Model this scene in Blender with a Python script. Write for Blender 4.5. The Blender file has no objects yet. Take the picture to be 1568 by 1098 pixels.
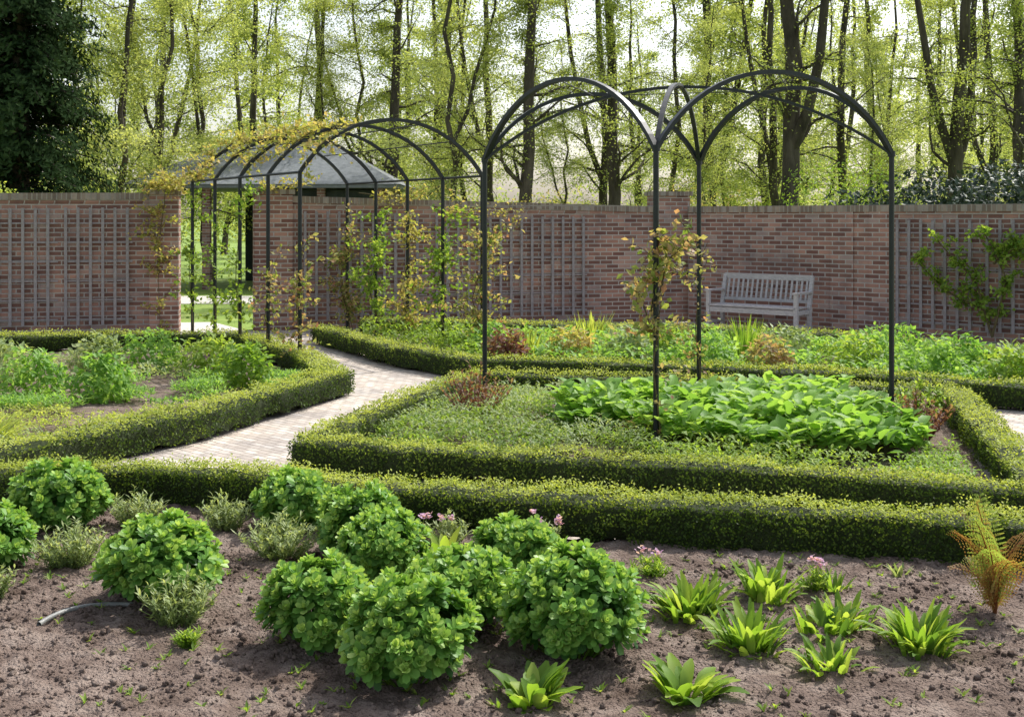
import bpy, math, numpy as np
from mathutils import Vector
R=np.random.default_rng(7)
scene=bpy.context.scene
# ---------------------------------------------------------------- helpers
def nrm(a):
    return a/np.maximum(np.linalg.norm(a,axis=-1,keepdims=True),1e-9)
class MB:
    def __init__(s): s.v=[];s.f=[];s.m=[];s.r=[];s.s=[];s.n=0
    def add(s,v,f,mat=0,rnd=0.5,smooth=False):
        v=np.asarray(v,float).reshape(-1,3); f=np.asarray(f,int).reshape(-1,4)
        s.v.append(v); s.f.append(f+s.n); s.n+=len(v)
        s.m.append(np.full(len(f),mat,int)); s.r.append(np.broadcast_to(np.asarray(rnd,float),(len(f),)).copy())
        s.s.append(np.full(len(f),smooth,bool))
    def box(s,c,size,ang=0,mat=0,rnd=.5):
        x,y,z=[k/2 for k in size]
        v=np.array([[a*x,b*y,d*z] for d in(-1,1) for b in(-1,1) for a in(-1,1)])
        ca,sa=math.cos(ang),math.sin(ang)
        v=np.stack([v[:,0]*ca-v[:,1]*sa,v[:,0]*sa+v[:,1]*ca,v[:,2]],1)+np.array(c)
        s.add(v,[[0,2,3,1],[4,5,7,6],[0,1,5,4],[2,6,7,3],[0,4,6,2],[1,3,7,5]],mat,rnd)
    def tube(s,pts,rad,sides=6,mat=0,rnd=.5,cap=True,smooth=True):
        p=np.asarray(pts,float); n=len(p); rad=np.broadcast_to(np.asarray(rad,float),(n,))
        t=np.zeros_like(p); t[1:-1]=p[2:]-p[:-2]; t[0]=p[1]-p[0]; t[-1]=p[-1]-p[-2]; t=nrm(t)
        ref=np.array([0,0,1.]) if abs(t[:,2]).mean()<.8 else np.array([0,1.,0.])
        a=nrm(np.cross(t,ref)); b=np.cross(t,a)
        th=np.arange(sides)/sides*2*math.pi
        ring=p[:,None]+rad[:,None,None]*(a[:,None]*np.cos(th)[None,:,None]+b[:,None]*np.sin(th)[None,:,None])
        i=np.arange(n-1)[:,None]*sides; j=np.arange(sides)[None]; k=(j+1)%sides
        f=np.stack([i+j,i+k,i+sides+k,i+sides+j],-1).reshape(-1,4)
        s.add(ring.reshape(-1,3),f,mat,rnd,smooth)
        if cap and sides==4:
            s.add(ring[-1],[[0,1,2,3]],mat,rnd); s.add(ring[0],[[3,2,1,0]],mat,rnd)
    def bar(s,pts,w,h,mat=0,rnd=.5):
        p=np.asarray(pts,float); n=len(p)
        t=np.zeros_like(p); t[1:-1]=p[2:]-p[:-2]; t[0]=p[1]-p[0]; t[-1]=p[-1]-p[-2]; t=nrm(t)
        hd=p[-1]-p[0]; hd[2]=0; hd=nrm(hd); a=np.array([-hd[1],hd[0],0])*np.ones((n,1)); b=nrm(np.cross(t,a))
        ring=np.stack([p+a*w/2+b*h/2,p+a*w/2-b*h/2,p-a*w/2-b*h/2,p-a*w/2+b*h/2],1)
        i=np.arange(n-1)[:,None]*4; j=np.arange(4)[None]; k=(j+1)%4
        s.add(ring.reshape(-1,3),np.stack([i+j,i+k,i+4+k,i+4+j],-1).reshape(-1,4),mat,rnd)
        s.add(ring[-1],[[0,1,2,3]],mat,rnd); s.add(ring[0],[[3,2,1,0]],mat,rnd)
    def leaves(s,P,N,L,W,mat=0,rnd=None,tilt=.6):
        n=len(P)
        if n==0: return
        L=np.broadcast_to(L,(n,))[:,None]; W=np.broadcast_to(W,(n,))[:,None]
        N=nrm(np.broadcast_to(N,(n,3))+R.normal(0,.25,(n,3)))
        T=R.normal(0,1,(n,3)); T=nrm(T-N*(T*N).sum(1,keepdims=True))
        d=nrm(T+N*tilt*R.random((n,1))*1.5)
        sd=nrm(np.cross(d,N+R.normal(0,.3,(n,3)))); up=np.cross(sd,d)
        v=np.stack([P,P+d*L*.5+sd*W*.5+up*W*.12,P+d*L,P+d*L*.5-sd*W*.5+up*W*.12],1)
        if rnd is None: rnd=R.random(n)
        s.add(v.reshape(-1,3),np.arange(4*n).reshape(n,4),mat,rnd)
    def straps(s,P,az,L,W,e0,e1,mat=0,rnd=None,seg=4,fold=.35,prof=None,twist=0):
        n=len(P); az=np.broadcast_to(az,(n,)); L=np.broadcast_to(L,(n,)); W=np.broadcast_to(W,(n,))
        e0=np.broadcast_to(e0,(n,)); e1=np.broadcast_to(e1,(n,))
        h=np.stack([np.cos(az),np.sin(az),0*az],1); sd=np.stack([-np.sin(az),np.cos(az),0*az],1)
        z=np.array([0,0,1.]); p=np.array(P,float); rows=[]
        if prof is None: prof=[.35,.8,1,.75,.05] if seg==4 else list(np.sin(np.linspace(.25,math.pi-.03,seg+1)))
        for i in range(seg+1):
            t=i/seg; e=(e0*(1-t)+e1*t)[:,None]
            d=h*np.cos(e)+z*np.sin(e); up=-h*np.sin(e)+z*np.cos(e)
            w=(W*prof[i]/2)[:,None]
            rows.append(np.stack([p+sd*w+up*w*fold,p,p-sd*w+up*w*fold],1))
            p=p+d*(L/seg)[:,None]
        v=np.stack(rows,1)
        b=np.arange(n)[:,None,None]*(seg+1)*3+np.arange(seg)[None,:,None]*3+np.arange(2)[None,None,:]
        f=np.stack([b,b+1,b+4,b+3],-1).reshape(-1,4)
        if rnd is None: rnd=R.random(n)
        s.add(v.reshape(-1,3),f,mat,np.repeat(np.broadcast_to(rnd,(n,)),seg*2),True)
    def mesh(s,name,mats):
        me=bpy.data.meshes.new(name)
        v=np.concatenate(s.v); f=np.concatenate(s.f)
        me.vertices.add(len(v)); me.vertices.foreach_set('co',v.astype(np.float32).ravel())
        me.loops.add(f.size); me.loops.foreach_set('vertex_index',f.astype(np.int32).ravel())
        me.polygons.add(len(f)); me.polygons.foreach_set('loop_start',(np.arange(len(f))*4).astype(np.int32))
        me.polygons.foreach_set('material_index',np.concatenate(s.m).astype(np.int32))
        me.polygons.foreach_set('use_smooth',np.concatenate(s.s))
        me.update(calc_edges=True)
        a=me.attributes.new('rnd','FLOAT','FACE'); a.data.foreach_set('value',np.concatenate(s.r).astype(np.float32))
        for m in mats: me.materials.append(m)
        return me
    def obj(s,name,mats,loc=(0,0,0),rz=0,parent=None):
        return place(s.mesh(name,mats),name,loc,rz,1,parent)
def place(me,name,loc=(0,0,0),rz=0,sc=1,parent=None):
    o=bpy.data.objects.new(name,me); scene.collection.objects.link(o)
    o.location=loc; o.rotation_euler=(0,0,rz); o.scale=(sc,sc,sc) if np.isscalar(sc) else sc
    if parent: o.parent=parent
    return o
_tab=R.random((64,64))
def noise(x,y):
    x=np.asarray(x,float); y=np.asarray(y,float)
    xi=np.floor(x).astype(int); yi=np.floor(y).astype(int); fx=x-xi; fy=y-yi
    fx=fx*fx*(3-2*fx); fy=fy*fy*(3-2*fy); g=lambda a,b:_tab[a%64,b%64]
    return (g(xi,yi)*(1-fx)+g(xi+1,yi)*fx)*(1-fy)+(g(xi,yi+1)*(1-fx)+g(xi+1,yi+1)*fx)*fy
def resample(pts,step):
    p=np.asarray(pts,float); d=np.r_[0,np.cumsum(np.linalg.norm(np.diff(p,axis=0),axis=1))]
    n=max(2,int(d[-1]/step)+1); t=np.linspace(0,d[-1],n)
    return np.stack([np.interp(t,d,p[:,k]) for k in range(p.shape[1])],1),d[-1]
# ---------------------------------------------------------------- materials
def newmat(name):
    m=bpy.data.materials.new(name); m.use_nodes=True; nt=m.node_tree; nt.nodes.clear()
    out=nt.nodes.new('ShaderNodeOutputMaterial'); return m,nt,out
def ramp(nt,cols):
    r=nt.nodes.new('ShaderNodeValToRGB'); e=r.color_ramp.elements
    while len(e)<len(cols): e.new(.5)
    for i,(p,c) in enumerate(cols): e[i].position=p; e[i].color=(*c,1)
    return r
def leafmat(name,cols,trans=.45,rough=.5,spec=.25):
    m,nt,out=newmat(name)
    at=nt.nodes.new('ShaderNodeAttribute'); at.attribute_name='rnd'
    n=len(cols); r=ramp(nt,[(i/(n-1),c) for i,c in enumerate(cols)])
    nt.links.new(at.outputs['Fac'],r.inputs[0])
    b=nt.nodes.new('ShaderNodeBsdfPrincipled'); b.inputs['Roughness'].default_value=rough
    b.inputs['Specular IOR Level'].default_value=spec
    t=nt.nodes.new('ShaderNodeBsdfTranslucent')
    g=nt.nodes.new('ShaderNodeMix'); g.data_type='RGBA'; g.blend_type='MULTIPLY'; g.inputs[0].default_value=1
    g.inputs[7].default_value=(1.6,1.5,.75,1)
    nt.links.new(r.outputs[0],b.inputs['Base Color']); nt.links.new(r.outputs[0],g.inputs[6])
    nt.links.new(g.outputs[2],t.inputs[0])
    mx=nt.nodes.new('ShaderNodeMixShader'); mx.inputs[0].default_value=trans
    nt.links.new(b.outputs[0],mx.inputs[1]); nt.links.new(t.outputs[0],mx.inputs[2]); nt.links.new(mx.outputs[0],out.inputs[0])
    return m
def noisemat(name,cols,scale=5,rough=.8,bump=.3,bscale=40,detail=6,spec=.3,metal=0,stretch=None,bdist=.02):
    m,nt,out=newmat(name)
    tc=nt.nodes.new('ShaderNodeTexCoord'); mp=nt.nodes.new('ShaderNodeMapping')
    if stretch: mp.inputs['Scale'].default_value=stretch
    nt.links.new(tc.outputs['Object'],mp.inputs[0])
    nz=nt.nodes.new('ShaderNodeTexNoise'); nz.inputs['Scale'].default_value=scale; nz.inputs['Detail'].default_value=detail
    nz.inputs['Roughness'].default_value=.65
    nt.links.new(mp.outputs[0],nz.inputs[0])
    n=len(cols); r=ramp(nt,[(.3+.4*i/(n-1),c) for i,c in enumerate(cols)]); nt.links.new(nz.outputs[0],r.inputs[0])
    b=nt.nodes.new('ShaderNodeBsdfPrincipled'); b.inputs['Roughness'].default_value=rough; b.inputs['Metallic'].default_value=metal
    b.inputs['Specular IOR Level'].default_value=spec
    nt.links.new(r.outputs[0],b.inputs['Base Color'])
    n2=nt.nodes.new('ShaderNodeTexNoise'); n2.inputs['Scale'].default_value=bscale; n2.inputs['Detail'].default_value=8
    nt.links.new(mp.outputs[0],n2.inputs[0])
    bp=nt.nodes.new('ShaderNodeBump'); bp.inputs['Strength'].default_value=bump; bp.inputs['Distance'].default_value=bdist
    nt.links.new(n2.outputs[0],bp.inputs['Height']); nt.links.new(bp.outputs[0],b.inputs['Normal'])
    nt.links.new(b.outputs[0],out.inputs[0]); return m
def brickmat(name,c1,c2,mortar,bw=.23,bh=.075,ms=.011,floor=False,soldier=False,rot=0):
    m,nt,out=newmat(name); L=nt.links.new
    tc=nt.nodes.new('ShaderNodeTexCoord'); mp=nt.nodes.new('ShaderNodeMapping'); mp.inputs['Rotation'].default_value=(0,0,rot); L(tc.outputs['Object'],mp.inputs[0])
    sp=nt.nodes.new('ShaderNodeSeparateXYZ'); L(mp.outputs[0],sp.inputs[0])
    cb=nt.nodes.new('ShaderNodeCombineXYZ')
    if floor:
        L(sp.outputs[0],cb.inputs[0]); L(sp.outputs[1],cb.inputs[1])
    else:
        ad=nt.nodes.new('ShaderNodeMath'); ad.operation='ADD'; L(sp.outputs[0],ad.inputs[0]); L(sp.outputs[1],ad.inputs[1])
        L(ad.outputs[0],cb.inputs[0]); L(sp.outputs[2],cb.inputs[1])
    bt=nt.nodes.new('ShaderNodeTexBrick'); bt.inputs['Scale'].default_value=1
    bt.inputs['Brick Width'].default_value=bw; bt.inputs['Row Height'].default_value=bh; bt.inputs['Mortar Size'].default_value=ms
    bt.inputs['Mortar Smooth'].default_value=.3
    bt.inputs['Color1'].default_value=(0,0,0,1); bt.inputs['Color2'].default_value=(1,1,1,1); bt.inputs['Mortar'].default_value=(.5,.5,.5,1)
    if soldier: bt.offset=0
    L(cb.outputs[0],bt.inputs[0])
    mid=[(a+b)/2 for a,b in zip(c1,c2)]
    r=ramp(nt,[(0,c1),(.35,[k*.8 for k in mid]),(.55,mid),(.8,c2),(1,[.5*c2[0]+.14,.5*c2[1]+.14,.5*c2[2]+.14])]); L(bt.outputs[0],r.inputs[0])
    nz=nt.nodes.new('ShaderNodeTexNoise'); nz.inputs['Scale'].default_value=1.3; nz.inputs['Detail'].default_value=9; nz.inputs['Roughness'].default_value=.7
    L(tc.outputs['Object'],nz.inputs[0])
    rr=ramp(nt,[(.3,(.62,.64,.70)),(.5,(1,1,1)),(.7,(1.3,1.22,1.15))]); L(nz.outputs[0],rr.inputs[0])
    mo=nt.nodes.new('ShaderNodeMix'); mo.data_type='RGBA'; L(bt.outputs['Fac'],mo.inputs[0]); L(r.outputs[0],mo.inputs[6]); mo.inputs[7].default_value=(*mortar,1)
    mu=nt.nodes.new('ShaderNodeMix'); mu.data_type='RGBA'; mu.blend_type='MULTIPLY'; mu.inputs[0].default_value=1
    L(mo.outputs[2],mu.inputs[6]); L(rr.outputs[0],mu.inputs[7])
    b=nt.nodes.new('ShaderNodeBsdfPrincipled'); b.inputs['Roughness'].default_value=.88; b.inputs['Specular IOR Level'].default_value=.2
    L(mu.outputs[2],b.inputs['Base Color'])
    bp=nt.nodes.new('ShaderNodeBump'); bp.inputs['Strength'].default_value=.6; bp.inputs['Distance'].default_value=.008; bp.invert=True
    L(bt.outputs['Fac'],bp.inputs['Height']); L(bp.outputs[0],b.inputs['Normal']); L(b.outputs[0],out.inputs[0]); return m

M_brick=brickmat('brick',(.17,.085,.07),(.40,.225,.175),(.40,.36,.33))
M_cope=brickmat('coping_brick',(.18,.14,.11),(.32,.26,.21),(.3,.27,.23),bw=.075,bh=.3,soldier=True)
M_path=brickmat('path_brick',(.44,.38,.33),(.62,.55,.48),(.28,.24,.20),bw=.15,bh=.075,ms=.007,floor=True,rot=.75)
M_soil=noisemat('soil',[(.09,.063,.05),(.20,.15,.125),(.33,.265,.225)],scale=5,bump=1,bscale=70,rough=.95,spec=.1,bdist=.03)
M_grass=noisemat('grass',[(.10,.17,.03),(.20,.30,.05),(.30,.36,.10)],scale=1.2,bump=.5,bscale=60)
M_gravel=noisemat('gravel',[(.5,.46,.42),(.65,.62,.56)],scale=8,bump=.4,bscale=80)
M_metal=noisemat('painted_iron',[(.008,.010,.013),(.018,.022,.026)],scale=20,rough=.42,bump=.05,bscale=200,spec=.4)
M_wood=noisemat('weathered_teak',[(.32,.30,.31),(.54,.52,.52)],scale=12,rough=.75,bump=.2,bscale=60,stretch=(1,1,6))
M_trel=noisemat('trellis_wood',[(.22,.195,.20),(.33,.30,.305)],scale=14,rough=.85,bump=.2)
M_slate=noisemat('slate',[(.13,.145,.155),(.22,.235,.25)],scale=8,rough=.6,bump=.3,bscale=30)
M_bark=noisemat('bark',[(.03,.025,.02),(.07,.058,.045),(.13,.11,.085)],scale=4,rough=.95,bump=.8,bscale=18,stretch=(1,1,.25),bdist=.05)
M_stem=noisemat('rose_stem',[(.06,.05,.02),(.14,.11,.05)],scale=10)
M_hose=noisemat('hose_rubber',[(.2,.2,.19),(.3,.3,.28)],scale=10,rough=.4)
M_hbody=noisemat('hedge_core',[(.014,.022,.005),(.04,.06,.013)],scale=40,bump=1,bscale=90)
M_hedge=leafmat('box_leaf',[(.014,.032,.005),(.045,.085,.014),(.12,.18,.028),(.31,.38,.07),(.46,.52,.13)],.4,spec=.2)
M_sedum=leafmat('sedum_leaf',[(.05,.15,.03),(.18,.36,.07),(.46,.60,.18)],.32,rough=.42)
M_strap=leafmat('strap_leaf',[(.09,.18,.03),(.20,.34,.045),(.38,.48,.10)],.5)
M_silver=leafmat('silver_leaf',[(.15,.22,.08),(.28,.36,.16),(.42,.48,.25)],.4)
M_lush=leafmat('lush_leaf',[(.08,.20,.035),(.20,.37,.075),(.36,.52,.15)],.5)
M_lime=leafmat('lime_leaf',[(.22,.30,.06),(.36,.44,.10),(.50,.55,.16)],.5)
M_red=leafmat('red_leaf',[(.12,.05,.045),(.22,.10,.08),(.26,.21,.10)],.45)
M_rose=leafmat('rose_leaf',[(.14,.21,.05),(.26,.30,.09),(.38,.32,.17),(.38,.20,.15)],.5)
M_gold=leafmat('gold_leaf',[(.24,.29,.07),(.38,.36,.12),(.48,.37,.18)],.5)
M_vine=leafmat('vine_leaf',[(.10,.19,.03),(.20,.32,.05),(.34,.44,.09)],.5)
M_spring=leafmat('spring_leaf',[(.17,.23,.06),(.29,.35,.11),(.44,.49,.19)],.5,rough=.5)
M_spring2=leafmat('spring_leaf_pale',[(.24,.30,.10),(.38,.44,.17),(.56,.60,.28)],.5,rough=.5)
M_conif=leafmat('conifer_leaf',[(.010,.022,.010),(.024,.046,.018),(.05,.08,.03)],.1,spec=.02,rough=.9)
M_rhod=leafmat('rhododendron_leaf',[(.012,.03,.018),(.035,.06,.04),(.08,.11,.085)],.1,rough=.45,spec=.3)
M_fern=leafmat('fern_leaf',[(.24,.09,.035),(.32,.20,.07),(.26,.36,.09)],.45)
M_flower=leafmat('pink_flower',[(.5,.28,.5),(.6,.4,.62),(.7,.5,.6)],.4)
# ---------------------------------------------------------------- ground
def sheet(name,pts,z,mat):
    me=bpy.data.meshes.new(name); me.from_pydata([(x,y,z) for x,y in pts],[],[list(range(len(pts)))]); me.materials.append(mat); me.update()
    return place(me,name)
sheet('ground',[(-400,-60),(400,-60),(400,900),(-400,900)],-.004,M_grass)
sheet('brick_path',[(-9.5,3),(8.9,3),(8.9,16.2),(3.2,21.4),(-4.3,19.7),(-9.3,18.2)],.0,M_path)
sheet('gravel_drive',[(-12,25.6),(3,26),(3,28.3),(-14,28.3)],.002,M_gravel)
sheet('garden_path',[(-5.6,19.2),(-4.3,19.4),(-5.4,21.2),(-6.8,21.0)],.006,M_gravel)
front=np.array([(-6,6.9),(-5,7.0),(-3.3,7.4),(-2.3,7.5),(-1.78,7.32),(-.7,6.88),(.42,6.62),(1.46,6.37),(2.66,6.1),(4.4,5.7),(5.2,5.5)])
nx,ny=520,300
X=np.linspace(-5.2,4.8,nx); T=np.linspace(0,1,ny)
XX,TT=np.meshgrid(X,T,indexing='ij'); FY=np.interp(XX,front[:,0],front[:,1])+.1; YY=2.8+(FY-2.8)*TT
def soilz(x,y): return .03+.03*noise(x*2.2,y*2.2)+.022*noise(x*7+5,y*7)+.02*noise(x*17+y*3,y*19+3)+.014*noise(x*37-y*5,y*41)+.008*noise(x*71+y*9,y*67)
ZZ=soilz(XX,YY)
mb=MB(); v=np.stack([XX,YY,ZZ],-1).reshape(-1,3)
i=np.arange(nx-1)[:,None]*ny; j=np.arange(ny-1)[None]
mb.add(v,np.stack([i+j,i+ny+j,i+ny+j+1,i+j+1],-1).reshape(-1,4),0,.5,True)
def clods(mb,n,xr,yr,s0,s1,zf,maxy=None,th=.55):
    x=R.uniform(*xr,n); y=R.uniform(*yr,n)
    k=noise(x*3+9,y*3)+R.random(n)*.4>th
    if maxy is not None: k&=y<maxy(x)
    x,y=x[k],y[k]; n=len(x)
    sz=s0+(s1-s0)*R.random(n)**7
    c=nrm(np.array([[a,b,d] for d in(-1,1) for b in(-1,1) for a in(-1,1)]))*.5
    v=c[None]*sz[:,None,None]*R.uniform(.45,1.25,(n,8,3))
    for ax in((0,1),(0,2),(1,2)):
        a=R.random(n)*6.28; ca,sa=np.cos(a)[:,None],np.sin(a)[:,None]; q=v.copy()
        q[...,ax[0]]=v[...,ax[0]]*ca-v[...,ax[1]]*sa; q[...,ax[1]]=v[...,ax[0]]*sa+v[...,ax[1]]*ca; v=q
    v=v+np.stack([x,y,zf(x,y)+sz*.1],1)[:,None]
    f=np.array([[0,2,3,1],[4,5,7,6],[0,1,5,4],[2,6,7,3],[0,4,6,2],[1,3,7,5]])
    mb.add(v.reshape(-1,3),(np.arange(n)[:,None,None]*8+f[None]).reshape(-1,4),0,.5,True)
fy=lambda x:np.interp(x,front[:,0],front[:,1])
clods(mb,42000,(-4,4),(3.9,7.4),.006,.045,soilz,fy); clods(mb,30000,(-4,4),(3.9,7.4),.006,.018,soilz,fy,.35)
mb.obj('soil_bed',[M_soil])
def bed(pts,name='soil_bed'): return sheet(name,pts,.03,M_soil)
bed([(-1.5,8.85),(3.1,7.3),(4.2,11.4),(1.5,12.2),(-.4,12.6)])
bed([(-1.85,12.6),(-2.75,9.9),(-3.75,8.2),(-5.8,6.2),(-9,9),(-9,16.4),(-3.9,16.8),(-2.4,14.2)])
bed([(-2.7,17.7),(-1.4,15.0),(-.4,13.75),(.86,13.5),(1.97,13.15),(3.56,12.6),(5.2,11.6),(7.4,10.6),(7.6,15),(4.7,16.5),(2.8,17.6),(.2,18.1),(-1.2,18.9)])
# ---------------------------------------------------------------- hedges
def hedge(pts,w,h,dens,ls,amp=.02,lift=.03,gaps=0):
    mb=MB(); C,Ln=resample(pts,.07); n=len(C)
    for _ in range(2): C[1:-1]=(C[:-2]+C[1:-1]*2+C[2:])/4
    t=np.gradient(C,axis=0); t=nrm(t); nn=np.stack([-t[:,1],t[:,0]],1); S=np.linspace(0,Ln,n)
    prof=np.array([(-.86,lift/h),(-.96,.3),(-.96,.7),(-.9,.88),(-.7,.94),(-.25,.94),(.25,.94),(.7,.94),(.9,.88),(.96,.7),(.96,.3),(.86,lift/h)])
    k=len(prof); off=C[0,0]*3.1
    u=prof[:,0][None]*(w/2-.02)*np.ones((n,1)); z=prof[:,1][None]*(h-.015)*np.ones((n,1))
    nz=(noise(S[:,None]*6+off,np.arange(k)[None]*.8)-.5)
    u+=nz*amp*1.5*np.sign(prof[:,0])[None]; z+=(noise(S[:,None]*5,np.arange(k)[None]+9+off)-.5)*amp*1.2
    z[:,[0,-1]]+=np.maximum(0,noise(S*7+off,S*0+3)-.45)[:,None]*(.12+gaps)
    v=np.concatenate([C[:,None]+nn[:,None]*u[...,None],z[...,None]],-1)
    i=np.arange(n-1)[:,None]*k; j=np.arange(k-1)[None]
    mb.add(v.reshape(-1,3),np.stack([i+j,i+k+j,i+k+j+1,i+j+1],-1).reshape(-1,4),0,.5,True)
    for e in(0,n-1):
        mb.add(v[e],[[a,a+1,k-2-a,k-1-a] for a in range(k//2-1)],0)
    for s0 in np.arange(.1,Ln,.16):
        ii=int(s0/Ln*(n-1)); c=C[ii]+R.normal(0,.02,2); mb.tube([(c[0],c[1],0),(c[0]+R.normal(0,.02),c[1],.12)],.010,4,0)
    per=2*h+w; N=int(dens*per*Ln); s=R.random(N)*Ln; q=R.random(N)*per
    idx=s/Ln*(n-1); i0=np.minimum(idx.astype(int),n-2); fr=(idx-i0)[:,None]
    c=C[i0]*(1-fr)+C[i0+1]*fr; nv=nrm(nn[i0]*(1-fr)+nn[i0+1]*fr)
    side=np.where(q<h,-1,np.where(q>h+w,1,0)); top=side==0
    zz=np.where(side==-1,q,np.where(side==1,per-q,h)); uu=np.where(top,q-h-w/2,side*w/2.)
    edge=np.maximum(0,np.abs(uu)/(w/2)-.8)*.1*top; zz=zz-edge
    lump=(noise(s*5+off,q*6)-.5)*amp*2.2+(noise(s*16,q*16+off)-.5)*amp*1.6+R.uniform(-.02,.014,N)
    spike=top*(R.random(N)**5)*.045
    uu=uu+np.where(top,0,side*lump); zz=zz+np.where(top,lump+spike,0)
    zz=np.maximum(zz,.012)
    P=np.concatenate([c+nv*uu[:,None],zz[:,None]],1)
    Nn=np.concatenate([nv*side[:,None],(top*1.)[:,None]],1)
    g=noise(s*3.3+off,q*4+7)
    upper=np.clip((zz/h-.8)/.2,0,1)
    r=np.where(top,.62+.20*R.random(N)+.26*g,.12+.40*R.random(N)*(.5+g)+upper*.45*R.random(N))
    lim=.04+np.maximum(0,noise(s*7+off,s*0+3)-.45)*(.12+gaps)*1.0
    keep=(zz>lim)
    P,Nn,r=P[keep],Nn[keep],np.clip(r,0,1)[keep]
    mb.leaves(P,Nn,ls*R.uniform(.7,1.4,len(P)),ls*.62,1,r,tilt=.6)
    for e,sg in((0,-1),(n-1,1)):
        m=int(dens*w*h); a=R.uniform(-w/2,w/2,m); b=R.uniform(.02,h,m)
        P=np.concatenate([C[e]+nn[e]*a[:,None]+t[e]*sg*R.uniform(-.01,.03,m)[:,None],b[:,None]],1)
        mb.leaves(P,np.array([t[e,0]*sg,t[e,1]*sg,0]),ls,ls*.6,1,R.random(m)*.6,tilt=.9)
    return mb.obj('box_hedge',[M_hbody,M_hedge])
def off(pts,d):
    p=np.asarray(pts,float); t=nrm(np.gradient(p,axis=0)); return p+np.stack([-t[:,1],t[:,0]],1)*d
hedge(off(front[:5],.14),.28,.30,6200,.019,amp=.03)
hedge(off(front[4:],.14),.28,.315,6200,.019,amp=.03,gaps=.16)
hedge(off([(-1.63,8.66),(.3,8.07),(1.58,7.72),(2.52,7.35),(3.2,7.1)],.13),.26,.25,4800,.021,amp=.026)
hedge([(-1.5,8.95),(-1.05,10.7),(-.35,12.6)],.27,.25,3200,.024,amp=.026)
hedge(off([(-.45,12.5),(1.5,12.1),(4.3,11.35)],.1),.25,.25,2600,.025,amp=.026)
hedge([(4.25,11.3),(3.75,9.2),(3.3,7.3)],.28,.27,3200,.024,amp=.026)
hedge([(-1.85,12.6),(-2.75,9.95),(-3.75,8.3),(-5.9,6.2)],.34,.27,3400,.024,amp=.028)
hedge([(-1.9,12.5),(-2.5,14.2),(-3.7,16.4)],.32,.27,2200,.027)
hedge([(-3.8,16.7),(-6,16.5),(-9,16.0)],.32,.27,1900,.03)
hedge([(-2.9,17.7),(-1.5,15.0),(-.45,13.75),(.86,13.45),(1.97,13.05),(3.56,12.55),(5.0,11.6),(6.5,10.9)],.28,.27,2100,.028)
hedge([(-2.4,18.9),(-.9,18.6),(.3,18.1),(2.8,17.6),(4.67,16.5),(6.2,14.3),(7.2,12.5)],.3,.27,1800,.03)
hedge([(-.2,17.0),(1.4,16.7),(2.4,16.6)],.35,.24,1800,.03)
# ---------------------------------------------------------------- walls
def wall(a,b,z0,z1,th=.24,piers=(),panels=()):
    a=np.array(a);b=np.array(b);d=b-a;L=float(np.linalg.norm(d));ang=math.atan2(d[1],d[0]); mb=MB()
    def blk(x0,x1,y0,y1,b0,b1,t0,t1,m):
        v=[(x0,y0,b0),(x1,y0,b1),(x0,y1,b0),(x1,y1,b1),(x0,y0,t0),(x1,y0,t1),(x0,y1,t0),(x1,y1,t1)]
        mb.add(v,[[0,2,3,1],[4,5,7,6],[0,1,5,4],[2,6,7,3],[0,4,6,2],[1,3,7,5]],m)
    blk(0,L,0,th,-.05,-.05,z0-.16,z1-.16,0)
    blk(-.0,L,-.012,th+.012,z0-.16,z1-.16,z0-.11,z1-.11,0)
    blk(0,L,-.035,th+.035,z0-.11,z1-.11,z0,z1,1)
    H=lambda x:z0+(z1-z0)*x/L
    for (x,w,p,e) in piers:
        blk(x-w/2,x+w/2,-p,th+p,-.05,-.05,H(x)+e-.08,H(x)+e-.08,0)
        if e>0:
            blk(x-w/2-.04,x+w/2+.04,-p-.04,th+p+.04,H(x)+e-.08,H(x)+e-.08,H(x)+e,H(x)+e,1)
    mb.obj('brick_wall',[M_brick,M_cope],(a[0],a[1],0),ang)
    for (x0,x1,dx,dz) in panels:
        t=MB(); zt=H((x0+x1)/2)-.24
        x=x0
        while x<=x1: t.box((x,-.055,(zt+.15)/2),(.045,.018,zt-.15),0,0); x+=dx
        z=.25
        while z<zt: t.box(((x0+x1)/2,-.036,z),(x1-x0+.06,.016,.024),0,0); z+=dz
        t.obj('wooden_trellis',[M_trel],(a[0],a[1],0),ang)
wall((-12,18.0),(-5.5,19.3),2.26,2.3,piers=[(6.43,.46,.10,.05),(.6,.4,.04,0)],panels=[(.9,3.0,.19,.31),(3.3,4.75,.19,.31),(4.9,5.9,.19,.31)])
wall((-4.32,19.62),(3.1,21.5),2.27,2.08,piers=[(.33,.62,.10,.1),(7.45,.7,.06,.28)],panels=[(.85,1.9,.19,.31),(2.0,2.9,.19,.31),(3.1,3.9,.19,.31),(4.05,5.8,.19,.31)])
wall((3.2,21.3),(9.0,16.4),2.09,2.10,piers=[(2.95,.4,.03,0),(3.6,.36,.03,0)],panels=[(3.9,5.2,.19,.28),(5.3,7.2,.19,.28)])
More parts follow.
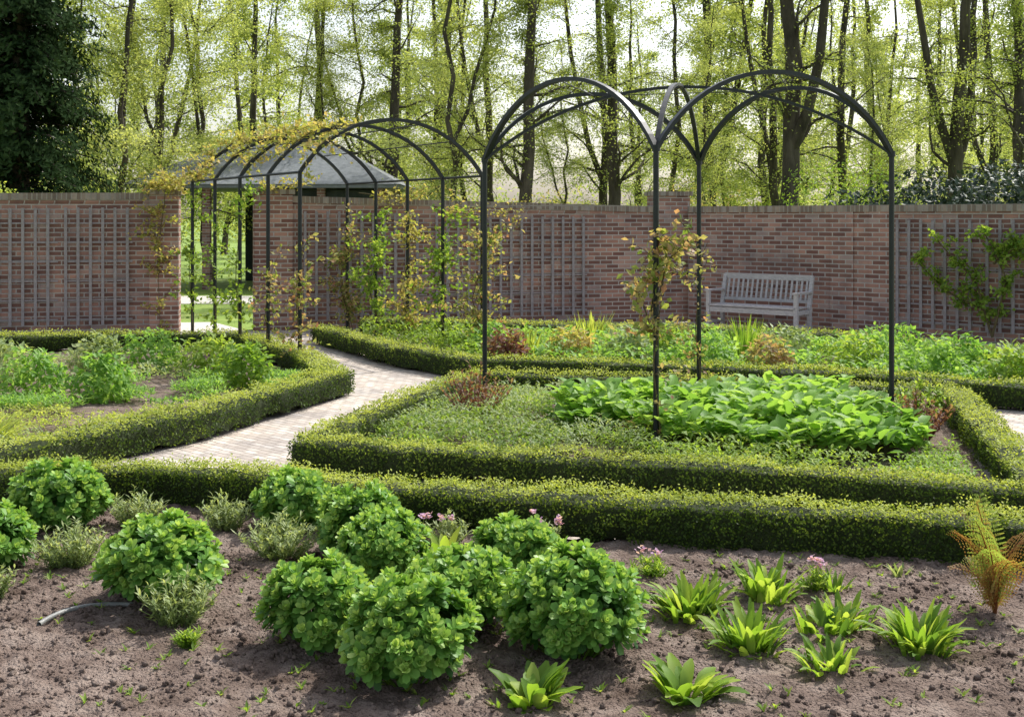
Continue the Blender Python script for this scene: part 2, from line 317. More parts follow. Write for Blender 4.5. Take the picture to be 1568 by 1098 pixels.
# ---------------------------------------------------------------- iron work
def arch(a,b,z,rise,n=22):
    a=np.array(a,float);b=np.array(b,float);sp=np.linalg.norm(b-a)/2; r=(sp*sp+rise*rise)/(2*rise); th=math.asin(min(1,sp/r))
    t=np.linspace(-th,th,n); x=(np.sin(t)*r/sp+1)/2; y=np.cos(t)*r-(r-rise)
    return np.concatenate([a[None]*(1-x[:,None])+b[None]*x[:,None],(z+y)[:,None]],1)
mb=MB(); F,Lp,Rt,B=(1.14,9.3),(-.26,11.2),(3.28,10.15),(1.87,11.75); PT=2.44
for p in(F,Lp,Rt,B):
    mb.tube([(p[0],p[1],0),(p[0],p[1],PT)],.023,12); mb.tube([(p[0],p[1],PT-.02),(p[0],p[1],PT+.03)],.032,12)
    mb.tube([(p[0],p[1],0),(p[0],p[1],.12)],.03,12)
for a,b in((F,Lp),(F,Rt),(Lp,B),(Rt,B)): mb.bar(arch(a,b,PT,.66),.055,.035)
for a,b in((F,B),(Lp,Rt)): mb.bar(arch(a,b,PT,.64,30),.04,.025)
mid=lambda a,b:((a[0]+b[0])/2,(a[1]+b[1])/2,PT+.64)
for a,b in((mid(F,Lp),mid(Lp,B)),(mid(F,Rt),mid(Rt,B)),(mid(Lp,B),mid(Rt,B))): mb.tube([a,b],.005,6)
mb.obj('iron_rose_arbor',[M_metal])
mb=MB(); TL=[];TR=[]
for k in range(5):
    t=k/4; a=(-2.6-2.35*t,14.4+3.8*t); b=(-.4-2.35*t,15.8+3.8*t); TL.append(a);TR.append(b)
    for p in(a,b): mb.tube([(p[0],p[1],0),(p[0],p[1],2.45)],.026,10)
    mb.bar(arch(a,b,2.45,.7,24),.05,.04)
A=[arch(a,b,2.45,.7,25) for a,b in zip(TL,TR)]
for q,r in((0,.018),(24,.018),(5,.009),(9,.009),(12,.012),(15,.009),(19,.009)):
    mb.tube([A[0][q],A[2][q],A[4][q]],r,6)
mb.obj('iron_rose_tunnel',[M_metal])
# ---------------------------------------------------------------- bench
mb=MB(); W=1.6
for x in(-W/2,W/2):
    mb.box((x,-.25,.33),(.06,.06,.66)); mb.box((x,.22,.22),(.06,.06,.44))
    v0=[(x-.03,.19,.44),(x+.03,.19,.44),(x-.03,.25,.44),(x+.03,.25,.44),(x-.03,.31,.93),(x+.03,.31,.93),(x-.03,.36,.93),(x+.03,.36,.93)]
    mb.add(v0,[[0,2,3,1],[4,5,7,6],[0,1,5,4],[2,6,7,3],[0,4,6,2],[1,3,7,5]])
    mb.box((x,-.01,.675),(.075,.60,.03)); mb.box((x,-.02,.36),(.035,.42,.07)); mb.box((x,-.02,.14),(.035,.42,.04))
mb.box((0,-.25,.36),(W-.06,.03,.08)); mb.box((0,.2,.36),(W-.06,.03,.07))
for y in np.linspace(-.25,.17,6): mb.box((0,y,.43),(W-.0,.06,.022))
mb.box((0,.335,.90),(W+.02,.04,.09)); mb.box((0,.245,.52),(W-.06,.03,.05))
for x in np.linspace(-W/2+.08,W/2-.08,17):
    v0=[(x-.017,.24,.53),(x+.017,.24,.53),(x-.017,.255,.53),(x+.017,.255,.53),(x-.017,.325,.88),(x+.017,.325,.88),(x-.017,.34,.88),(x+.017,.34,.88)]
    mb.add(v0,[[0,2,3,1],[4,5,7,6],[0,1,5,4],[2,6,7,3],[0,4,6,2],[1,3,7,5]])
mb.obj('garden_bench',[M_wood],(4.08,19.45,0),math.radians(-40))
# ---------------------------------------------------------------- garden building behind the wall
e=bpy.data.objects.new('garden_pavilion_building',None); scene.collection.objects.link(e); e.location=(-6.5,33,0)
mb=MB()
for x in(-3,-1.5,0,1.5,3): mb.box((x,-2.2,1.35),(.2,.2,2.7))
mb.box((1.5,2.2,1.35),(3.2,.2,2.7)); mb.box((3.1,.12,1.35),(.2,4,2.7)); mb.obj('walls',[M_brick],parent=e)
mb=MB(); mb.box((1.5,-2.05,1.3),(2.9,.06,2.6)); mb.box((-.75,2.05,1.3),(1.4,.06,2.6)); mb.obj('doors',[noisemat('dark_door',[(.02,.03,.025),(.05,.06,.05)])],parent=e)
mb=MB(); v=[(-3.6,-2.7,2.75),(3.6,-2.7,2.75),(3.6,2.7,2.75),(-3.6,2.7,2.75),(-1.5,0,3.95),(1.5,0,3.95)]
mb.add(v,[[0,1,5,4],[2,3,4,5],[1,2,5,5],[3,0,4,4]]); mb.box((0,0,2.7),(7.1,5.3,.09)); mb.obj('slate_roof',[M_slate],parent=e)
# ---------------------------------------------------------------- trees
def tree(H,seed,r0,zmin,nl,spread,leafm,ls=.07,per=46,leanx=0,sub=3,flat=.09,fork=0):
    global R
    keep=R; R=np.random.default_rng(seed); mb=MB()
    zs=np.linspace(0,H,12); wob=np.cumsum(R.normal(0,.13,(12,2)),0); wob[0]=0; wob[:,0]+=leanx*zs/H
    tr=np.c_[wob,zs]; rad=r0*(1-zs/H)**.75+.012; rad[0]*=1.35
    mb.tube(tr,rad,9); stems=[(tr,rad)]
    for fk in range(fork):
        zf=R.uniform(2.2,4.5); az=R.random()*6.28; b=np.array([np.interp(zf,zs,tr[:,0]),np.interp(zf,zs,tr[:,1]),zf])
        t=np.linspace(0,1,9)[:,None]; o=R.uniform(1.4,2.6)
        ft=b+np.array([math.cos(az)*o,math.sin(az)*o,0])*t**.7+np.array([0,0,(H*.9-zf)])*t+np.r_[np.zeros((1,3)),np.cumsum(R.normal(0,.09,(8,3)),0)]
        fr=np.interp(zf,zs,rad)*.65*(1-t[:,0])**.8+.01; mb.tube(ft,fr,7); stems.append((ft,fr))
    Pl=[];Rl=[]
    for i in range(nl):
        z=zmin+(H*.97-zmin)*((i+R.random())/nl)**1.15; az=R.random()*6.283; f=1-(z/H)*.7
        st,sr=stems[R.integers(0,len(stems))]
        if z<st[0,2]: st,sr=stems[0]
        Ln=spread*f*R.uniform(.5,1.3); b=np.array([np.interp(z,st[:,2],st[:,0]),np.interp(z,st[:,2],st[:,1]),z])
        el=R.uniform(.1,1.1); d=np.array([math.cos(az)*math.cos(el),math.sin(az)*math.cos(el),math.sin(el)]); pts=[b]
        m=6
        for k in range(m):
            d=nrm(d+R.normal(0,.24,3)+np.array([0,0,-.05])); pts.append(pts[-1]+d*Ln/m)
        pts=np.array(pts); rr=np.interp(z,st[:,2],sr)*R.uniform(.2,.4)
        mb.tube(pts,np.linspace(max(rr,.012),.004,m+1),5)
        dens=R.choice([.3,.7,1.1,1.8]); tone=R.normal(0,.14)
        for k in range(1,m+1):
            for q in range(sub):
                a=pts[k-1]+(pts[k]-pts[k-1])*R.random(); dd=nrm(d+R.normal(0,.9,3)*np.array([1,1,.45])); tl=Ln*.3*R.uniform(.5,1.4)
                c=a+dd*tl*.5+R.normal(0,.03,3); e2=a+dd*tl+np.array([0,0,-.08*tl])
                mb.tube([a,c,e2],[.006,.004,.002],3)
                n=int(per*dens*R.uniform(.3,1.3)); t=R.random((n,1))**.8
                Pl.append(a+(e2-a)*t+R.normal(0,1,(n,3))*np.array([.2,.2,flat])*(.5+t)); Rl.append(R.normal(.5+tone,.2,n))
    P=np.concatenate(Pl); N=np.array([0,0,.7])+R.normal(0,.6,(len(P),3))
    mb.leaves(P,N,ls*R.uniform(.6,1.3,len(P)),ls*.7,1,np.clip(np.concatenate(Rl),0,1),tilt=.3)
    R=keep
    return mb.mesh('tree',[M_bark,leafm])
V=[tree(14,1,.19,2.4,36,3.4,M_spring,.07,34),tree(15,2,.14,2.6,34,3.4,M_spring2,.07,40,fork=1),tree(13,3,.09,2.0,32,2.8,M_spring2,.07,36,leanx=.8),
   tree(15,4,.24,3.2,32,3.8,M_spring,.07,22,leanx=.7,fork=2),tree(12,5,.075,1.5,32,2.6,M_spring2,.07,38,leanx=-1.0,fork=1),tree(16,6,.13,3.5,26,3.2,M_spring,.07,15,leanx=-.6)]
Vf=[tree(15,11,.16,2.0,30,3.8,M_spring2,.13,26,sub=2,flat=.16,fork=1),tree(14,12,.11,1.2,28,3.3,M_spring,.13,28,sub=2,flat=.16,leanx=1.2),tree(16,13,.19,2.4,28,3.6,M_spring,.13,20,sub=2,flat=.16,leanx=-.5,fork=1)]
for x,y,k,s in[(7.2,30,3,1.05),(2.7,33,0,1),(3.1,36,1,1),(.5,30,0,.95),(-3.6,36,0,1),(-6.2,38,1,1),(12.4,33,3,.95),(12.6,29.5,0,1),(-10.3,30,4,1.05),(-9.7,31.5,4,1),
  (-9.2,36,4,1.1),(-2,41,2,1),(-.6,39,1,1),(5.6,38,2,1),(8.6,38,1,1.05),(10,36,5,1),(-1.6,30,4,1),(-4.8,37,4,.95),(15,36,1,1),(-12,39,1,1),(5.2,33,2,.6),(9.5,31,2,.55),(1.6,35,4,.6),(-5.6,36,2,.6),(11,34,4,.6)]:
    place(V[k],'beech_tree',(x,y,-.02),R.random()*6.28,s)
for i in range(46):
    y=42+42*((i+.5)/46); x=R.uniform(-.47,.5)*y if i%4 else R.uniform(.1,.5)*y
    place(Vf[int(R.integers(0,3))],'beech_tree',(x,y,-.02),R.random()*6.28,R.uniform(.8,1.3))
def bushcloud(n,lumps,ls,mat,name,up=.3,solid=None):
    mb=MB(); w=np.array([l[3]*l[5] for l in lumps]); w=w/w.sum()
    for l,ww in zip(lumps,w):
        m=int(n*ww); d=nrm(R.normal(0,1,(m,3))); rr=R.uniform(.62,1.08,(m,1))*(1+.25*(noise(d[:,0]*3+l[0],d[:,2]*3+l[1])-.5))[:,None]
        P=d*rr*np.array(l[3:6])+np.array(l[:3]); k=P[:,2]>.02; P=P[k]; d=d[k]
        g=noise(P[:,0]*3,P[:,2]*3+P[:,1])
        mb.leaves(P,d+np.array([0,0,up]),ls*R.uniform(.6,1.4,len(P)),ls*.55,0,np.clip(g*.6+R.random(len(P))*.5,0,1))
    return mb.obj(name,[mat])
bushcloud(18000,[(R.uniform(-50,50),R.uniform(86,100),R.uniform(.5,3),R.uniform(3,6),2,R.uniform(1.4,3.2)) for _ in range(36)],.32,M_spring,'distant_woodland')
bushcloud(12000,[(8.3,23.4,1.9,1.2,1,.9),(9.8,23.2,2.0,1.3,1,.95),(11.2,23,1.8,1.5,1,1.1),(7.2,24,1.5,1,1,.9),(10.5,24.5,1.5,2.5,1,1.4)],.13,M_rhod,'rhododendron_shrub')
bushcloud(3500,[(7.1,26.5,1.8,1.2,1,1.5),(8.3,27,2,1,1,1.4)],.08,M_vine,'spring_shrub')
bushcloud(3600,[(4.0,25.5,1.5,1.3,.9,1.2),(1,27,1.4,1.4,.9,1.3),(-1.8,26.5,1.4,1.3,.9,1.3)],.08,M_gold,'spring_shrub')
bushcloud(700,[(-8.9,28.9,.4,.8,.6,.5)],.07,M_vine,'evergreen_shrub')
bushcloud(1400,[(-8.9,19.9,2.1,.45,.25,.5),(-8.4,19.8,1.9,.3,.25,.4)],.06,M_lime,'spring_shrub')
mb=MB(); H=13; mb.tube([(0,0,0),(0,0,H)],[.28,.02],8)
Pl=[];Nl=[];rl=[]
for i in range(420):
    z=R.uniform(.6,H-.3); az=R.random()*6.28; Lb=(2.25*(1-z/H)**.55+.1)*R.uniform(.7,1.15); d=np.array([math.cos(az),math.sin(az),0])
    b=np.array([0,0,z]); tt=np.linspace(0,1,5)[:,None]; pts=b+d*Lb*tt+np.array([0,0,1])*(.15*tt-.5*tt**2)*Lb*.6
    mb.tube(pts,np.linspace(.03,.005,5),3)
    n=150; t=R.random((n,1))**.6; P=b+d*Lb*t+np.array([0,0,1])*(.15*t-.5*t**2)*Lb*.6+R.normal(0,1,(n,3))*np.array([.14,.14,.10])
    Pl.append(P); Nl.append(np.broadcast_to(d+np.array([0,0,.4]),(n,3))); rl.append(np.clip(t[:,0]*.6+R.random(n)*.4-.1,0,1))
mb.leaves(np.concatenate(Pl),np.concatenate(Nl),.15,.06,1,np.concatenate(rl),tilt=.2)
cm=mb.mesh('conifer_tree',[M_bark,M_conif]); place(cm,'conifer_tree',(-11.1,26.5,0)); place(cm,'conifer_tree',(-13.3,27.5,0),2)
# ---------------------------------------------------------------- plants
def sedum(x,y,w):
    mb=MB(); r=w/2; n=int(150*(w/.5)**1.5)
    u=R.random(n); el=np.arcsin(np.clip(u*1.15-.2,-.35,1)); az=R.random(n)*6.283
    d=np.stack([np.cos(el)*np.cos(az),np.cos(el)*np.sin(az),np.sin(el)],1)
    lum=1+.2*(noise(az*1.3+x*5,el*2+y*3)-.5)
    tip=d*np.array([r,r,r*.9])*(R.uniform(.88,1.06,n)*lum)[:,None]+np.array([0,0,r*.78])
    for i in range(0,n,3): mb.tube([(d[i,0]*.05,d[i,1]*.05,.0),tip[i]*.55+np.array([0,0,-.01]),tip[i]],.005,4,0,.3)
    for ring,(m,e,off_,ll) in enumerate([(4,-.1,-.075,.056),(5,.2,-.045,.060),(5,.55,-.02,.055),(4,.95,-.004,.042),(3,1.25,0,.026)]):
        a0=R.random(n)*6.28
        ax=nrm(d+np.array([0,0,.7])); t1=nrm(np.cross(ax,np.array([.3,.2,1.])+R.normal(0,.01,(n,3)))); t2=np.cross(ax,t1)
        for k in range(m):
            a=a0+k*6.283/m+R.normal(0,.2,n); rad=t1*np.cos(a)[:,None]+t2*np.sin(a)[:,None]
            ee=(e+R.normal(0,.13,n))[:,None]; dr=rad*np.cos(ee)+ax*np.sin(ee); sd=nrm(np.cross(dr,ax)); up=np.cross(sd,dr)
            L=(ll*R.uniform(.8,1.2,n))[:,None]*(.8+.4*w); W=L*.31; P=tip+ax*off_
            v=np.stack([P,P+dr*L*.5+sd*W*.8+up*W*.4,P+dr*L*.85+sd*W*.8+up*W*.4,P+dr*L+up*W*.15,P+dr*L*.85-sd*W*.8+up*W*.4,P+dr*L*.5-sd*W*.8+up*W*.4,P+dr*L*.65],1)
            b=np.arange(n)[:,None]*7
            f=np.concatenate([b+np.array([[0,1,2,6]]),b+np.array([[0,6,4,5]]),b+np.array([[6,2,3,4]])])
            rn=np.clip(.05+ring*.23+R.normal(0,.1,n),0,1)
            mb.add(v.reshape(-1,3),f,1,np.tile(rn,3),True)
    mb.obj('sedum_plant',[M_strap,M_sedum],(x,y,.03),R.random()*6)
for x,y,w in[(-2.64,6.85,.53),(-1.68,5.6,.53),(-1.27,6.9,.46),(-.83,6.4,.47),(-.66,5.95,.44),(-.83,5.08,.46),(-.41,4.68,.51),(-.22,5.25,.46),(.02,5.9,.44),(.27,4.93,.55),(-2.75,6.15,.42)]: sedum(x,y,w)
def strapclump(x,y,n,L,W,name='perennial_plant',mat=M_strap,z=.03,spread=.05,e0=(1.0,1.5),e1=(.1,1.1),prof=None):
    mb=MB(); a=R.random(n)*6.283; rr=R.random(n)*spread; P=np.stack([rr*np.cos(a),rr*np.sin(a),0*a],1)
    mb.straps(P,a+R.normal(0,.4,n),L*R.uniform(.5,1.15,n),W*R.uniform(.8,1.2,n),R.uniform(*e0,n),R.uniform(*e1,n),0,seg=5,prof=prof)
    mb.obj(name,[mat],(x,y,z))
RP=[.3,.6,.9,1,.8,.2]
for x,y,n,L,W in[(.82,5.35,110,.22,.036),(1.22,5.65,85,.22,.034),(1.0,4.95,100,.22,.034),(1.72,4.95,130,.24,.030),(1.3,4.75,60,.16,.028),(1.5,5.3,60,.16,.03),(1.38,5.2,50,.16,.035)]:
    strapclump(x,y,n,L,W,e0=(1.1,1.6),e1=(-.4,1.2),spread=.11,prof=RP)
for x,y in[(.08,4.45),(.66,4.5)]: strapclump(x,y,44,.19,.055,'foxglove_plant',e0=(.8,1.5),e1=(-.4,.9),prof=RP,spread=.07)
strapclump(-.36,6.2,10,.22,.05,'foxglove_plant',prof=RP); strapclump(1.58,5.75,30,.14,.02); strapclump(1.98,6.0,26,.12,.02,mat=M_silver)
def bushy(x,y,h,w,n,mat,name,ll=.03,lw=.008,z=.03,flowers=0,fm=None,stems=True,per=20):
    mb=MB(); a=R.random(n)*6.283; o=R.random(n)**.6; lean=o*(w/2)
    tip=np.stack([np.cos(a)*lean,np.sin(a)*lean,h*R.uniform(.65,1.05,n)*(1-.35*o)],1); base=tip*np.array([.25,.25,0])
    for i in range(n):
        if stems: mb.tube([base[i],(base[i]+tip[i])/2+np.array([0,0,.02]),tip[i]],.0022,3,0,.4)
    k=per; t=R.uniform(.2,1.02,(n,k,1)); P=(base[:,None]+(tip-base)[:,None]*t).reshape(-1,3)
    m=len(P); az=R.random(m)*6.283
    mb.straps(P,az,ll*R.uniform(.6,1.2,m),lw,R.uniform(.2,1.2,m),R.uniform(-.1,.9,m),0,np.clip(t.ravel()*.8+R.normal(0,.15,m),0,1),seg=2,prof=[.4,1,.1])
    if flowers:
        j=R.integers(0,n,flowers); P=tip[j]+np.array([0,0,.05]); 
        for q in P:
            mb.tube([q-np.array([0,0,.06]),q],.002,3,0,.5)
            mb.leaves(q+R.normal(0,.010,(16,3)),np.array([0,0,1.]),.024,.018,1,None)
    mb.obj(name,[mat,fm or M_flower],(x,y,z))
for x,y,h,w,n,f in[(-2.25,7.0,.26,.36,60,0),(-1.68,6.85,.28,.32,50,0),(-2.3,6.15,.30,.42,75,0),(-1.25,6.35,.28,.48,80,0),(-1.5,5.3,.29,.36,65,0),(-2.5,5.55,.27,.32,50,0),
   (-.36,6.55,.24,.34,40,4),(.13,6.35,.24,.32,34,5),(.7,5.95,.16,.22,24,2),(1.48,5.75,.16,.22,24,3),(-2.35,4.6,.12,.22,20,0),(-1.38,5.05,.09,.18,14,0)]:
    bushy(x,y,h,w,n,M_silver if h>.2 else M_strap,'lavender_plant' if h>.25 else 'cranesbill_plant',.042,.010,flowers=f)
mb=MB(); n=900; x=R.uniform(-3.4,3.2,n); y=R.uniform(4.1,7.2,n); k=(y<fy(x)-.1)&(noise(x*1.5,y*1.5)>.42); x,y=x[k],y[k]
c=np.repeat(np.stack([x,y,soilz(x,y)],1),6,0); m=len(c)
mb.straps(c,R.random(m)*6.28,R.uniform(.012,.05,m),R.uniform(.006,.014,m),R.uniform(.3,1.1,m),R.uniform(-.2,.6,m),0,seg=2,prof=[.4,1,.1]); mb.obj('seedling_weeds',[M_vine])
# fern
mb=MB()
for i in range(11):
    az=[3.3,2.6,1.7,.4,5.2,4.2,3.0,2.1,3.7,4.7,3.4][i]; L=[.5,.54,.58,.48,.42,.44,.36,.32,.52,.4,.58][i]; e0=1.5; e1=[.4,.8,1.0,.2,.1,.4,-.3,.2,.9,.3,1.2][i]; p=np.array([0,0,0.]); h=np.array([math.cos(az),math.sin(az),0]); sd=np.array([-math.sin(az),math.cos(az),0]); pts=[]
    nseg=28
    for k in range(nseg):
        e=e0+(e1-e0)*(k/nseg)**1.8; p=p+(h*math.cos(e)+np.array([0,0,1])*math.sin(e))*L/nseg; pts.append(p.copy())
        if k>4:
            w=.085*math.sin(math.pi*min(1,(k-3)/(nseg-2.5)))**.7+.004; tn=h*math.cos(e)+np.array([0,0,1])*math.sin(e); upv=-h*math.sin(e)+np.array([0,0,1])*math.cos(e)
            for sg in(-1,1):
                m=7; s_=np.linspace(.08,1,m)[:,None]; C0=p+sd*sg*w*s_+tn*.012*s_+upv*(.012*np.sin(s_*3)-.02*s_**2+R.normal(0,.003))
                for side in(-1,1):
                    hw=(.0105*(1-s_*.7)); q1=C0+tn*side*hw+upv*.002*side+sd*sg*.002; q2=C0+sd*sg*w*.12; q3=C0-sd*sg*w*.04
                    v=np.stack([C0,q3+tn*side*hw*.5,q1,q2],1).reshape(-1,3)
                    mb.add(v,np.arange(4*m).reshape(m,4),1,np.clip(R.normal([.25,.55,.9][i%3]+.3*(k/nseg-.3),.15),0,1))
    mb.tube(np.array(pts),np.linspace(.006,.0015,nseg),5,1,0)
mb.obj('fern_plant',[M_stem,M_fern],(2.22,5.4,.03))
th=np.linspace(2.9,1.3,14); mb=MB(); mb.tube(np.stack([-1.85+.26*np.cos(th),5.12+.42*np.sin(th),.085+.01*np.sin(th*3)],1),.012,8); mb.obj('garden_hose',[M_hose])
# bed planting
def groundcover(name,poly,n,ls,mat,h=.15,w=.5,thr=0):
    poly=np.array(poly); x0,y0=poly.min(0); x1,y1=poly.max(0)
    x=R.uniform(x0,x1,n*3); y=R.uniform(y0,y1,n*3); ins=np.zeros(n*3,bool)
    for a,b in zip(poly,np.roll(poly,-1,0)):
        c=((a[1]>y)!=(b[1]>y))&(x<(b[0]-a[0])*(y-a[1])/(b[1]-a[1]+1e-9)+a[0]); ins^=c
    ins&=noise(x*2.1+40,y*2.1)>thr
    x,y=x[ins][:n],y[ins][:n]; g=noise(x*2.6,y*2.6)*.7+noise(x*7,y*7)*.3; hh=h*(.35+g*1.1)
    z=.03+hh*R.uniform(.35,1,len(x)); mb=MB()
    mb.straps(np.stack([x,y,z],1),R.random(len(x))*6.28,ls*R.uniform(.6,1.3,len(x)),ls*w,R.uniform(.1,1.1,len(x)),R.uniform(-.5,.5,len(x)),0,np.clip(g*.5+R.random(len(x))*.5,0,1),seg=3,prof=[.3,1,.75,.05])
    mb.obj(name,[mat])
groundcover('comfrey_patch',[(.35,10.2),(1.2,9.2),(2.4,8.7),(3.2,9.0),(3.3,9.6),(3.0,11.2),(1.6,11.5),(.5,11.2)],3600,.15,M_lush,.3,.62)
groundcover('herb_patch',[(-1.25,9.1),(0,8.6),(1.8,8.0),(2.6,8.0),(2.4,8.7),(1.1,9.2),(.35,10.3),(.4,11.6),(-.3,12.2),(-.9,10.6)],9000,.05,M_vine,.2,.4,.3)
groundcover('herb_patch',[(-1.1,9.4),(0,8.9),(1.2,8.6),(.9,9.2),(.3,10.3),(.4,11.6),(-.3,12.0),(-.9,10.6)],5000,.045,M_silver,.26,.35)
groundcover('herb_patch',[(.6,11.3),(3.2,10.6),(4.1,11.3),(1.4,12),(.4,12.1)],5000,.05,M_silver,.24,.4)
groundcover('herb_patch',[(3.1,8.6),(3.5,10.2),(3.9,11),(3.3,11),(3.0,9.5)],1800,.05,M_vine,.22,.4)
groundcover('herb_patch',[(2.5,7.8),(3.05,7.5),(3.5,9.3),(3.1,8.9),(2.6,8.5)],1300,.05,M_strap,.12,.35,.35)
groundcover('herb_patch',[(-5.2,11.0),(-3.2,11.3),(-2.1,12.4),(-2.5,13.6),(-5,12.6)],5500,.07,M_lush,.14,.25,.35)
groundcover('herb_patch',[(-4.8,9.4),(-3.2,10.2),(-2.4,12),(-5.5,11)],3500,.05,M_lime,.10,.3,.5)
groundcover('herb_patch',[(-4.6,8.2),(-3.4,9.3),(-3.1,10.4),(-5.5,9.6),(-6,8)],2600,.05,M_silver,.14,.35,.35)
groundcover('herb_patch',[(-4,13),(-3,13.5),(-3.8,16),(-8,15.5),(-8,12.5)],3500,.06,M_silver,.14,.35,.5)
groundcover('perennial_bed_plants',[(-.4,14.2),(1.9,13.6),(3.8,12.9),(6,11.8),(6.5,13.3),(4.5,15.8),(2.5,17.2),(.4,17.2),(-.9,16)],8000,.09,M_lush,.28,.5,.3)
groundcover('perennial_bed_plants',[(-2.4,17.9),(-1.2,15.2),(-.4,14.3),(-.2,16.8),(-1,18.3)],2200,.08,M_vine,.3,.5)
for x,y,L,m in[(1.1,16.2,.55,M_lime),(2.9,14.6,.5,M_strap),(3.1,15.6,.55,M_strap),(1.9,15.3,.45,M_strap),(.2,15,.45,M_lime)]:
    strapclump(x,y,90,L,.03,'iris_plant',m,spread=.18,e0=(1.2,1.5),e1=(.8,1.4))
for x,y,w,m in[(4.3,14.4,1.0,M_lush),(3.4,14.9,.9,M_silver),(5.2,13.9,.8,M_lush),(2.3,14.0,.8,M_lush),(.7,14.6,.6,M_gold),(-.3,15.2,.5,M_lush),(5.4,12.7,.7,M_vine),(3.9,13.6,.8,M_vine),(1.4,14.4,.6,M_silver),(4.9,15.2,.9,M_lush),
   (2.9,13.4,.5,M_rose),(-.1,14.3,.5,M_red),(6.0,13.2,.7,M_lush),(4.6,12.9,.6,M_lush),(1.9,15.0,.8,M_vine),
   (-5.0,12.2,.7,M_lush),(-4.2,12.0,.6,M_lush),(-3.6,13.9,.75,M_vine),(-4.4,14.3,.85,M_lush),(-5.9,13.4,.8,M_silver),(-4.9,13.9,.6,M_silver),(-6.2,12.0,.5,M_lush),(-3.0,13.0,.6,M_strap)]:
    bushcloud(850,[(x,y,.2,w/2,w/2,.32),(x+.12,y-.1,.16,w/3,w/3,.34)],.085,m,'perennial_plant',.8)
strapclump(-4.25,9.6,130,.36,.016,'ornamental_grass',M_lime,spread=.12,e0=(.8,1.4),e1=(-.3,.6)); strapclump(-5.0,10.6,130,.4,.016,'ornamental_grass',M_lime,spread=.12,e0=(.8,1.4),e1=(-.3,.6))
bushy(-.33,10.6,.58,.72,60,M_red,'rose_bush',.05,.024,per=13); bushy(3.35,9.7,.48,.6,45,M_red,'rose_bush',.05,.022,per=13); bushy(1.1,9.5,.3,.5,30,M_rose,'rose_bush',.05,.022); bushy(3.55,10.2,.5,.5,40,M_vine,'rose_bush',.06,.025)
# climbers
def climber(name,paths,nl,spread,ls,mat,stem=.008,sprays=14):
    mb=MB()
    for pth in paths:
        C,Ln=resample(pth,.12); C=C+np.cumsum(R.normal(0,.008,C.shape),0)*.6
        mb.tube(C,np.linspace(stem,stem*.4,len(C)),5)
        for s in range(int(sprays)):
            b=C[R.integers(len(C)//6,len(C))]; d=nrm(R.normal(0,1,3)*np.array([1,1,.6])+np.array([0,0,.35])); L=spread*R.uniform(.4,1.3)
            c=b+d*L*.5; e2=b+d*L+np.array([0,0,-.12*L]); mb.tube([b,c,e2],[.004,.003,.0015],3)
            n=int(nl*R.uniform(.6,1.5)); t=R.random((n,1)); cl=b+(e2-b)*t
            mb.leaves(cl+R.normal(0,.035,(n,3)),np.array([0,0,.6])+R.normal(0,.5,(n,3)),ls*R.uniform(.6,1.3,n),ls*.7,1,np.clip(R.normal(.5,.28,n),0,1),tilt=.4)
    mb.obj(name,[M_stem,mat])
up=lambda p,z0,z1,o=.04:[(p[0]+o,p[1]-o,z0),(p[0]-o,p[1]-o,(z0+z1)/2),(p[0]+o,p[1]+o*.5,z1)]
climber('climbing_rose',[up(F,.05,1.5)],9,.26,.05,M_rose,sprays=11)
climber('climbing_rose',[[(1.1,9.25,1.0),(1.0,9.25,1.3),(.88,9.2,1.38)],[(1.14,9.25,1.2),(1.25,9.25,1.6),(1.45,9.25,1.72)],[(1.1,9.3,1.15),(1.15,9.3,1.7)]],15,.22,.07,M_rose,sprays=9)
climber('climbing_rose',[up(B,.05,1.5)],14,.3,.055,M_rose,sprays=14)
for k,(s,n,z) in enumerate([(18,18,1.5),(14,16,1.2),(22,18,2.3),(20,18,2.0),(22,18,2.2)]): climber('climbing_rose',[up(TL[k],0,z)],n,.36,.07,M_rose if k<2 else M_vine,sprays=s)
for k in range(5): climber('climbing_rose',[up(TR[k],0,1.9),up(TR[k],0,1.6,.12)],24,.52,.07,[M_rose,M_vine,M_gold,M_vine,M_rose][k],sprays=21)
for k,(q0,q1) in enumerate([(0,9),(0,12),(0,14),(0,17),(2,18)]):
    seg=A[k][q0:q1]+np.array([0,0,.04]); climber('golden_hop_vine',[seg],16,.34,.07,M_gold,sprays=7+8*k)
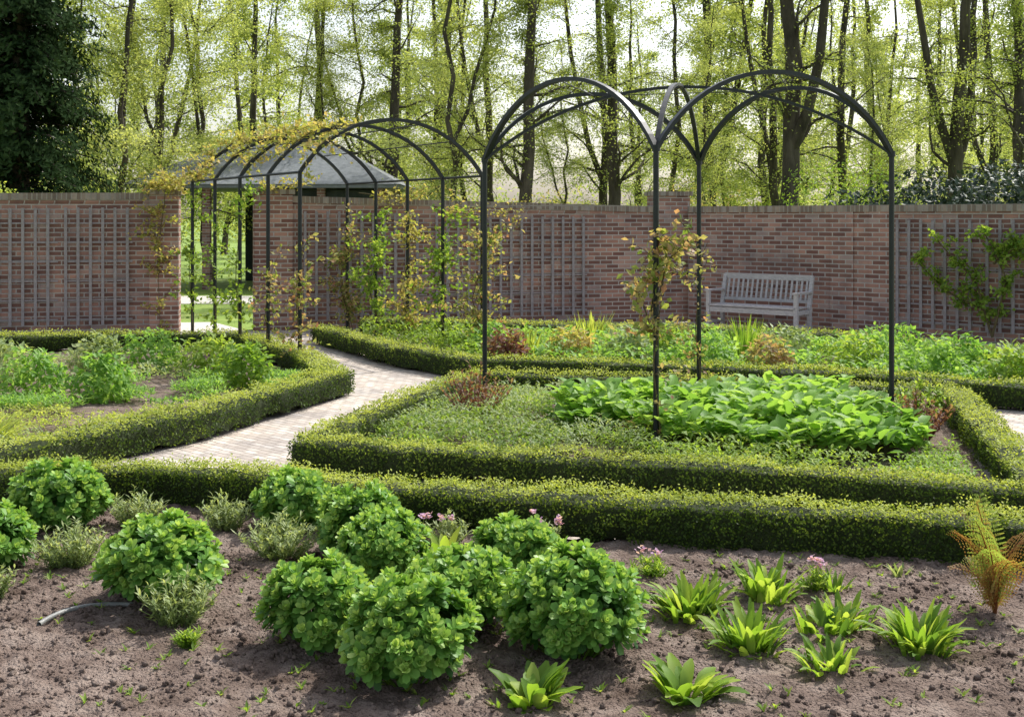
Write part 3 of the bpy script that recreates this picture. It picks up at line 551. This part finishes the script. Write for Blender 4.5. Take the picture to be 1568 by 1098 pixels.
climber('golden_hop_vine',[[(-4.4,17.5,2.7),(-4.95,18.2,2.5),(-5.6,18.9,2.45)],[(-5.3,19.1,2.4),(-6.0,19.2,2.4)],[(-5.6,19.0,2.45),(-5.75,19.1,1.2),(-5.75,19.1,.1)]],20,.42,.07,M_gold,sprays=28)
climber('golden_hop_vine',[[(-4.3,19.4,2.3),(-3.4,19.7,2.5)],[(-2.6,19.9,2.3),(-1.6,20,2.2)],[(-1.2,20,2.0),(.0,20.2,1.9)]],14,.4,.065,M_gold,sprays=18)
climber('wall_climber',[[(7.2,17.6,.1),(7.0,17.75,.9),(6.5,18.15,1.6)],[(7.2,17.6,.1),(7.35,17.45,1.0),(7.1,17.65,1.7)],[(7.1,17.7,.5),(6.6,18.1,.8),(6.3,18.3,1.2)],[(7.2,17.6,1.2),(7.6,17.3,1.6)]],28,.26,.075,M_vine,.02,17)
# ---------------------------------------------------------------- light, sky, camera
az=math.radians(42); el=math.radians(52)
sv=Vector((math.sin(az)*math.cos(el),math.cos(az)*math.cos(el),math.sin(el)))
ld=bpy.data.lights.new('sun','SUN'); ld.energy=5; ld.angle=math.radians(.5); ld.color=(1,.97,.91)
lo=bpy.data.objects.new('sun',ld); scene.collection.objects.link(lo); lo.rotation_euler=(-sv).to_track_quat('-Z','Y').to_euler()
w=bpy.data.worlds.new('World'); scene.world=w; w.use_nodes=True; nt=w.node_tree; bg=nt.nodes['Background']
sk=nt.nodes.new('ShaderNodeTexSky'); sk.sky_type='NISHITA'; sk.sun_disc=False; sk.sun_elevation=el; sk.sun_rotation=az; sk.dust_density=3; sk.air_density=1.2; sk.ozone_density=1
hs=nt.nodes.new('ShaderNodeHueSaturation'); hs.inputs['Saturation'].default_value=.55; hs.inputs['Value'].default_value=1.5
nt.links.new(sk.outputs[0],hs.inputs['Color']); nt.links.new(hs.outputs[0],bg.inputs[0]); bg.inputs[1].default_value=.15
cd=bpy.data.cameras.new('camera'); cd.sensor_width=36; cd.lens=41.3; cd.shift_y=-.138; cd.clip_end=2000
co=bpy.data.objects.new('camera',cd); scene.collection.objects.link(co); co.location=(0,0,1.9); co.rotation_euler=(math.radians(90),0,0); scene.camera=co
scene.view_settings.view_transform='Standard'; scene.view_settings.look='None'; scene.view_settings.exposure=0
